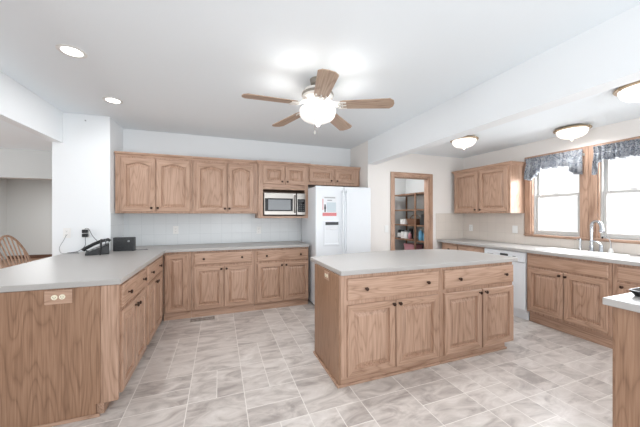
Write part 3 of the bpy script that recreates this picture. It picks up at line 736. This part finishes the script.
cord('dark cord hanging from the lower adapter down to the worktop', [(-1.478, 3.972, 1.108), (-1.473, 3.958, 1.06), (-1.475, 3.955, .99), (-1.53, 3.95, .935), (-1.60, 3.955, zt), (-1.63, 3.94, zt), (-1.58, 3.93, zt), (-1.53, 3.935, zt)], parent=ADAPT[1])
cord('thin grey phone cord dropping from the jack plate onto the worktop', [(-1.673, 4.015, 1.12), (-1.69, 4.0, 1.06), (-1.72, 3.98, .98), (-1.60 - .09, 3.93, .925), (-1.62, 3.86, zt), (-1.55, 3.84, zt), (-1.48, 3.83, zt)], GREYP)
r = thing('desk_phone', 'black desk phone with raised handset on the worktop by the pier', 'telephone', (-1.29, 3.765, .9145), -1.25); r.scale = (1.15, 1.15, 1.15)
m = M(); m.loops([[(-.11, -.09, 0), (.11, -.09, 0), (.11, .09, 0), (-.11, .09, 0)], [(-.11, -.09, .02), (.11, -.09, .02), (.11, .09, .10), (-.11, .09, .10)]])
m.build('body', BLACKP, r, bevel=.006)
k = M()
for i in range(4):
    for j in range(4):
        y = -.06 + .03 * j; z = .02 + (y + .09) / .18 * .08
        k.box(.0 + .024 * i, .017 + .024 * i, y, y + .018, z + .002, z + .009)
k.build('keypad', GREYP, r)
M().tube([(-.085, -.112, .030), (-.085, -.10, .046), (-.08, -.03, .088), (-.08, .03, .116), (-.08, .085, .128), (-.08, .10, .112)], .016, 10).build('handset', BLACKP, r, smooth=True)
M().box(.02, .1, .06, .066, .09, .135).build('display', DGREY, r)
M().tube([(-.1, -.08, .05), (-.15, -.10, .03), (-.19, -.08, .012), (-.16, -.05, .008), (-.20, -.03, .008), (-.24, -.05, .008)], .006, 8).build('coiled_cord', BLACKP, r, smooth=True)
M().tube([(.13, .02, .0), (.13, .03, .15)], .008, 8).build('antenna', BLACKP, r, smooth=True)
r = thing('tabletop_radio', 'small dark grey tabletop radio standing in the worktop corner', 'radio', (-1.085, 3.95, .9145), -.12)
M().box(-.11, .11, -.03, .04, 0, .165).build('case', DGREY, r, bevel=.006)
M().box(-.10, .10, -.033, -.0305, .012, .152).build('front_grille', DGREY, r)
cord('short dark cord curled on the worktop right of the dark box', [(-1.0, 4.005, zt + .004), (-.95, 3.99, zt), (-.91, 4.02, zt), (-.88, 3.99, zt), (-.85, 4.01, zt), (-.88, 4.04, zt)], parent=r)
M().lathe([(.012, -.034), (.012, -.042), (.009, -.044)], c=(.06, 0, .12), n=12, axis=1).build('dial', GREYP, r)

# floor register
r = thing('floor_register', 'dark metal floor register near the back base cabinets', 'floor vent', (-.205, 3.86, .0005), .03)
M().box(-.145, .145, -.05, -.04, 0, .004).box(-.145, .145, .04, .05, 0, .004).box(-.145, -.135, -.04, .04, 0, .004).box(.135, .145, -.04, .04, 0, .004).build('frame', PEWTER, r)
k = M()
for i in range(18): k.box(-.131 + .015 * i, -.125 + .015 * i, -.039, .039, .0005, .003)
k.build('louvres', BRONZE, r)

# ------------------------------------------------------------------ valances
def valance(label, y0, y1, tails):
    W = y1 - y0
    r = thing('valance', label, 'valance', (XR - .075, y0, 0), 0)
    m = M(); n = 150
    def row(z, amp, ph, x=0, fr=1):
        return [(x + amp * math.sin(2 * PI * fr * i / n * 17 + ph) + amp * .5 * math.sin(2 * PI * i / n * 29 + ph * 2), W * i / n, z if not callable(z) else z(i / n)) for i in range(n + 1)]
    m.loops([row(2.165, .016, 0), row(2.15, .018, .2), row(2.105, .008, .5), row(2.085, .004, .6)], cap0=False, cap1=False, closed=False)
    h = m.build('header', FAB, r, smooth=True)
    def bot(u):
        z = 1.985 + .01 * math.sin(u * 40)
        for c, wd, dp in tails: z -= dp * math.exp(-((u - c) / wd) ** 4)
        return z
    m = M(); mid = lambda u: .5 * (2.07 + bot(u))
    m.loops([row(2.084, .004, .6, -.002), row(2.07, .010, .8, -.006), row(mid, .026, 1.1, -.018), row(bot, .032, 1.3, -.026)], cap0=False, cap1=False, closed=False)
    k = m.build('ruffled_skirt', FAB, r, smooth=True)
    for o in (h, k):
        s = o.modifiers.new('cloth', 'SOLIDIFY'); s.thickness = .0015
    M().tube([(.03, .0, 2.10), (.03, W, 2.10)], .008, 8).box(.02, .052, -.004, .006, 2.085, 2.115).box(.02, .052, W - .006, W + .004, 2.085, 2.115).build('curtain_rod', SASH, r)
valance('blue-grey ruffled valance across the top of the far sink window', 2.07, 2.73, ((0.0, .17, .135), (.93, .2, .13)))
valance('blue-grey ruffled valance on the near sink window cut by the picture edge', 1.30, 1.96, ((0.03, .17, .13), (.985, .065, .17)))

# ------------------------------------------------------------------ pantry shelves and goods
r = thing('pantry_shelves', 'dark-toned wooden shelf unit inside the pantry behind the doorway', 'shelf unit', (3.50, 3.995, 0))
SZ = (.29, .56, .87, 1.16, 1.462, 1.775); L_ = 1.0
for z in SZ: M().box(.001, .345, .021, L_ - .021, z - .028, z).build('shelf', OAK_DK, r, bevel=.002)
for y in (0, L_ - .02): M().box(0, .03, y, y + .02, 0, 1.776).box(.32, .35, y, y + .02, 0, 1.776).build('side_upright', OAK_DK, r)
M().box(-.02, -.001, .26, .30, 0, 1.776).build('middle_post', OAK_DK, r, bevel=.002)
def item(name, label, cat, x, y, sh, prof, mat, cap=None, capmat=None, n=16, band=None):
    r = thing(name, label, cat, (x, y, SZ[sh] + .0005))
    M().lathe(prof, n=n).build('body', mat, r, smooth=True)
    if cap: M().lathe(cap, n=n).build('lid', capmat, r, smooth=True)
    if band: M().lathe(band[0], n=n, cap=False).build('paper_wrap', band[1], r, smooth=True)
WHT = plain('white_pack', lin(228, 228, 226), .5); BLU = plain('blue_pack', lin(96, 158, 190), .4); PNK = plain('pink_pack', lin(190, 132, 140), .5)
BRN = plain('brown_wicker', lin(120, 86, 64), .8, bump=.6, bscale=70); BLK = plain('black_pack', lin(34, 34, 36), .45)
for y, lab in ((4.82, 'left white tub on the pantry shelf beside the brown basket'), (4.72, 'right white tub on the pantry shelf beside the brown basket')):
    item('tub', lab, 'tub', 3.60, y, 3, [(.036, 0), (.042, .006), (.045, .085)], WHT, [(.047, .0855), (.047, .105), (.04, .108)], WHT)
r = thing('wicker_basket', 'low brown wicker basket on the middle pantry shelf', 'basket', (3.62, 4.44, SZ[3] + .0005))
M().loops([rr(-.10, .10, -.12, .12, 0, .05), rr(-.12, .12, -.15, .15, .12, .05), rr(-.11, .11, -.14, .14, .12, .05), rr(-.09, .09, -.11, .11, .012, .05)]).build('basket_body', BRN, r, smooth=True)
M().tube([(0, -.14, .115)] + [(0, -.14 * math.cos(t), .12 + .07 * math.sin(t)) for t in [PI * i / 10 for i in range(11)]] + [(0, .14, .115)], .008, 8).build('handle', BRN, r, smooth=True)
r = thing('lunch_bag', 'black soft lunch bag at the right end of the middle pantry shelf', 'bag', (3.61, 4.14, SZ[3] + .0005))
M().loops([rr(-.08, .08, -.09, .07, 0, .03), rr(-.085, .085, -.095, .075, .10, .03), rr(-.05, .05, -.09, .07, .2, .02)]).build('bag_body', BLK, r, smooth=True)
M().tube([(0, -.06, .2), (0, -.05, .245), (0, .03, .245), (0, .045, .2)], .007, 8).build('handle', BLK, r, smooth=True)
JP = [(.04, 0), (.046, .006), (.046, .12), (.036, .14)]; JC = [(.04, .1405), (.04, .165), (.034, .168)]
BP = (([(.0465, .02), (.0468, .03), (.0468, .10), (.0465, .11)]), WHT)
item('jar', 'black jar with a white wrap, leftmost on the lower pantry shelf', 'jar', 3.58, 4.875, 2, JP, BLK, JC, BLK, band=BP)
item('jar', 'white jar with a black lid, second on the lower pantry shelf', 'jar', 3.58, 4.765, 2, JP, WHT, JC, BLK)
item('jar', 'white jar with a grey lid, third on the lower pantry shelf', 'jar', 3.58, 4.655, 2, JP, WHT, JC, GREYP)
item('can', 'short black can behind the middle jars on the lower pantry shelf', 'can', 3.72, 4.70, 2, [(.045, 0), (.047, .004), (.047, .19), (.043, .195)], BLK)
item('bottle', 'small pink bottle left of the post on the lower pantry shelf', 'bottle', 3.57, 4.53, 2, [(.03, 0), (.034, .006), (.034, .09), (.015, .115), (.014, .13)], PNK, [(.016, .1305), (.016, .15)], WHT)
item('bottle', 'taller blue bottle right of the post on the lower pantry shelf', 'bottle', 3.57, 4.215, 2, [(.034, 0), (.04, .006), (.04, .15), (.018, .18), (.016, .195)], BLU, [(.018, .1955), (.018, .22)], WHT)
item('bottle', 'shorter blue bottle with a dark cap at the lower pantry shelf end', 'bottle', 3.58, 4.125, 2, [(.03, 0), (.034, .006), (.034, .12), (.016, .145), (.015, .155)], BLU, [(.017, .1555), (.017, .175)], BLK)
r = thing('storage_bin', 'pink plastic bin on the bottom visible pantry shelf', 'bin', (3.62, 4.5, SZ[1] + .0005))
M().loops([rr(-.10, .10, -.14, .14, 0, .03), rr(-.115, .115, -.16, .16, .2, .03), rr(-.105, .105, -.15, .15, .2, .03), rr(-.092, .092, -.13, .13, .01, .03)]).build('bin_body', PNK, r, smooth=True)
M().box(-.12, .12, -.165, .165, .201, .212).build('lid', PNK, r, bevel=.004)

# ------------------------------------------------------------------ windsor chair on the dining side
r = thing('windsor_chair', 'light oak bow-back chair standing behind the peninsula bar', 'chair', (-2.37, 4.9, 0), math.radians(74))
# local: seat faces -Y
m = M(); seat = [(.20 * math.copysign(abs(math.cos(t)) ** .7, math.cos(t)), .20 * math.copysign(abs(math.sin(t)) ** .7, math.sin(t)) - .0) for t in [2 * PI * i / 28 for i in range(28)]]
m.loops([[(x * .9, y * .9, .43) for x, y in seat], [(x, y, .445) for x, y in seat], [(x, y, .462) for x, y in seat], [(x * .85, y * .85, .452) for x, y in seat]])
m.build('seat', OAK_H, r, smooth=True)
lean = lambda z: .17 + (z - .455) * .36
bow = [(.20 * math.cos(t) * (1 if math.sin(t) > .3 else 1), lean(.50 + .565 * math.sin(t) ** .8), .50 + .565 * math.sin(t) ** .8) for t in [PI * i / 20 for i in range(1, 20)]]
bow = [(.165, lean(.452), .452)] + bow + [(-.165, lean(.452), .452)]
M().tube(bow, .014, 8).build('bow', OAK_V, r, smooth=True)
for i in range(7):
    u = -1 + 2 * i / 6; xb = u * .12; xt = u * .158
    zt_ = .50 + .565 * math.sqrt(max(0, 1 - (xt / .20) ** 2)) ** .8 - .01
    M().tube([(xb, lean(.455) - .01, .455), ((xb + xt) / 2, lean(.75) - .006, .75), (xt, lean(zt_), zt_)], .008, 8).build('spindle', OAK_V, r, smooth=True)
for sx in (-1, 1):
    for sy in (-1, 1):
        M().tube([(sx * .13, sy * .13, .438), (sx * .165, sy * .17, .25), (sx * .20, sy * .21, .0)], .018, 10, r1=.012).build('leg', OAK_V, r, smooth=True)
    M().tube([(sx * .175, -.18, .2), (sx * .175, .18, .2)], .009, 8).build('stretcher', OAK_V, r, smooth=True)
M().tube([(-.175, 0, .2), (.175, 0, .2)], .009, 8).build('stretcher', OAK_V, r, smooth=True)
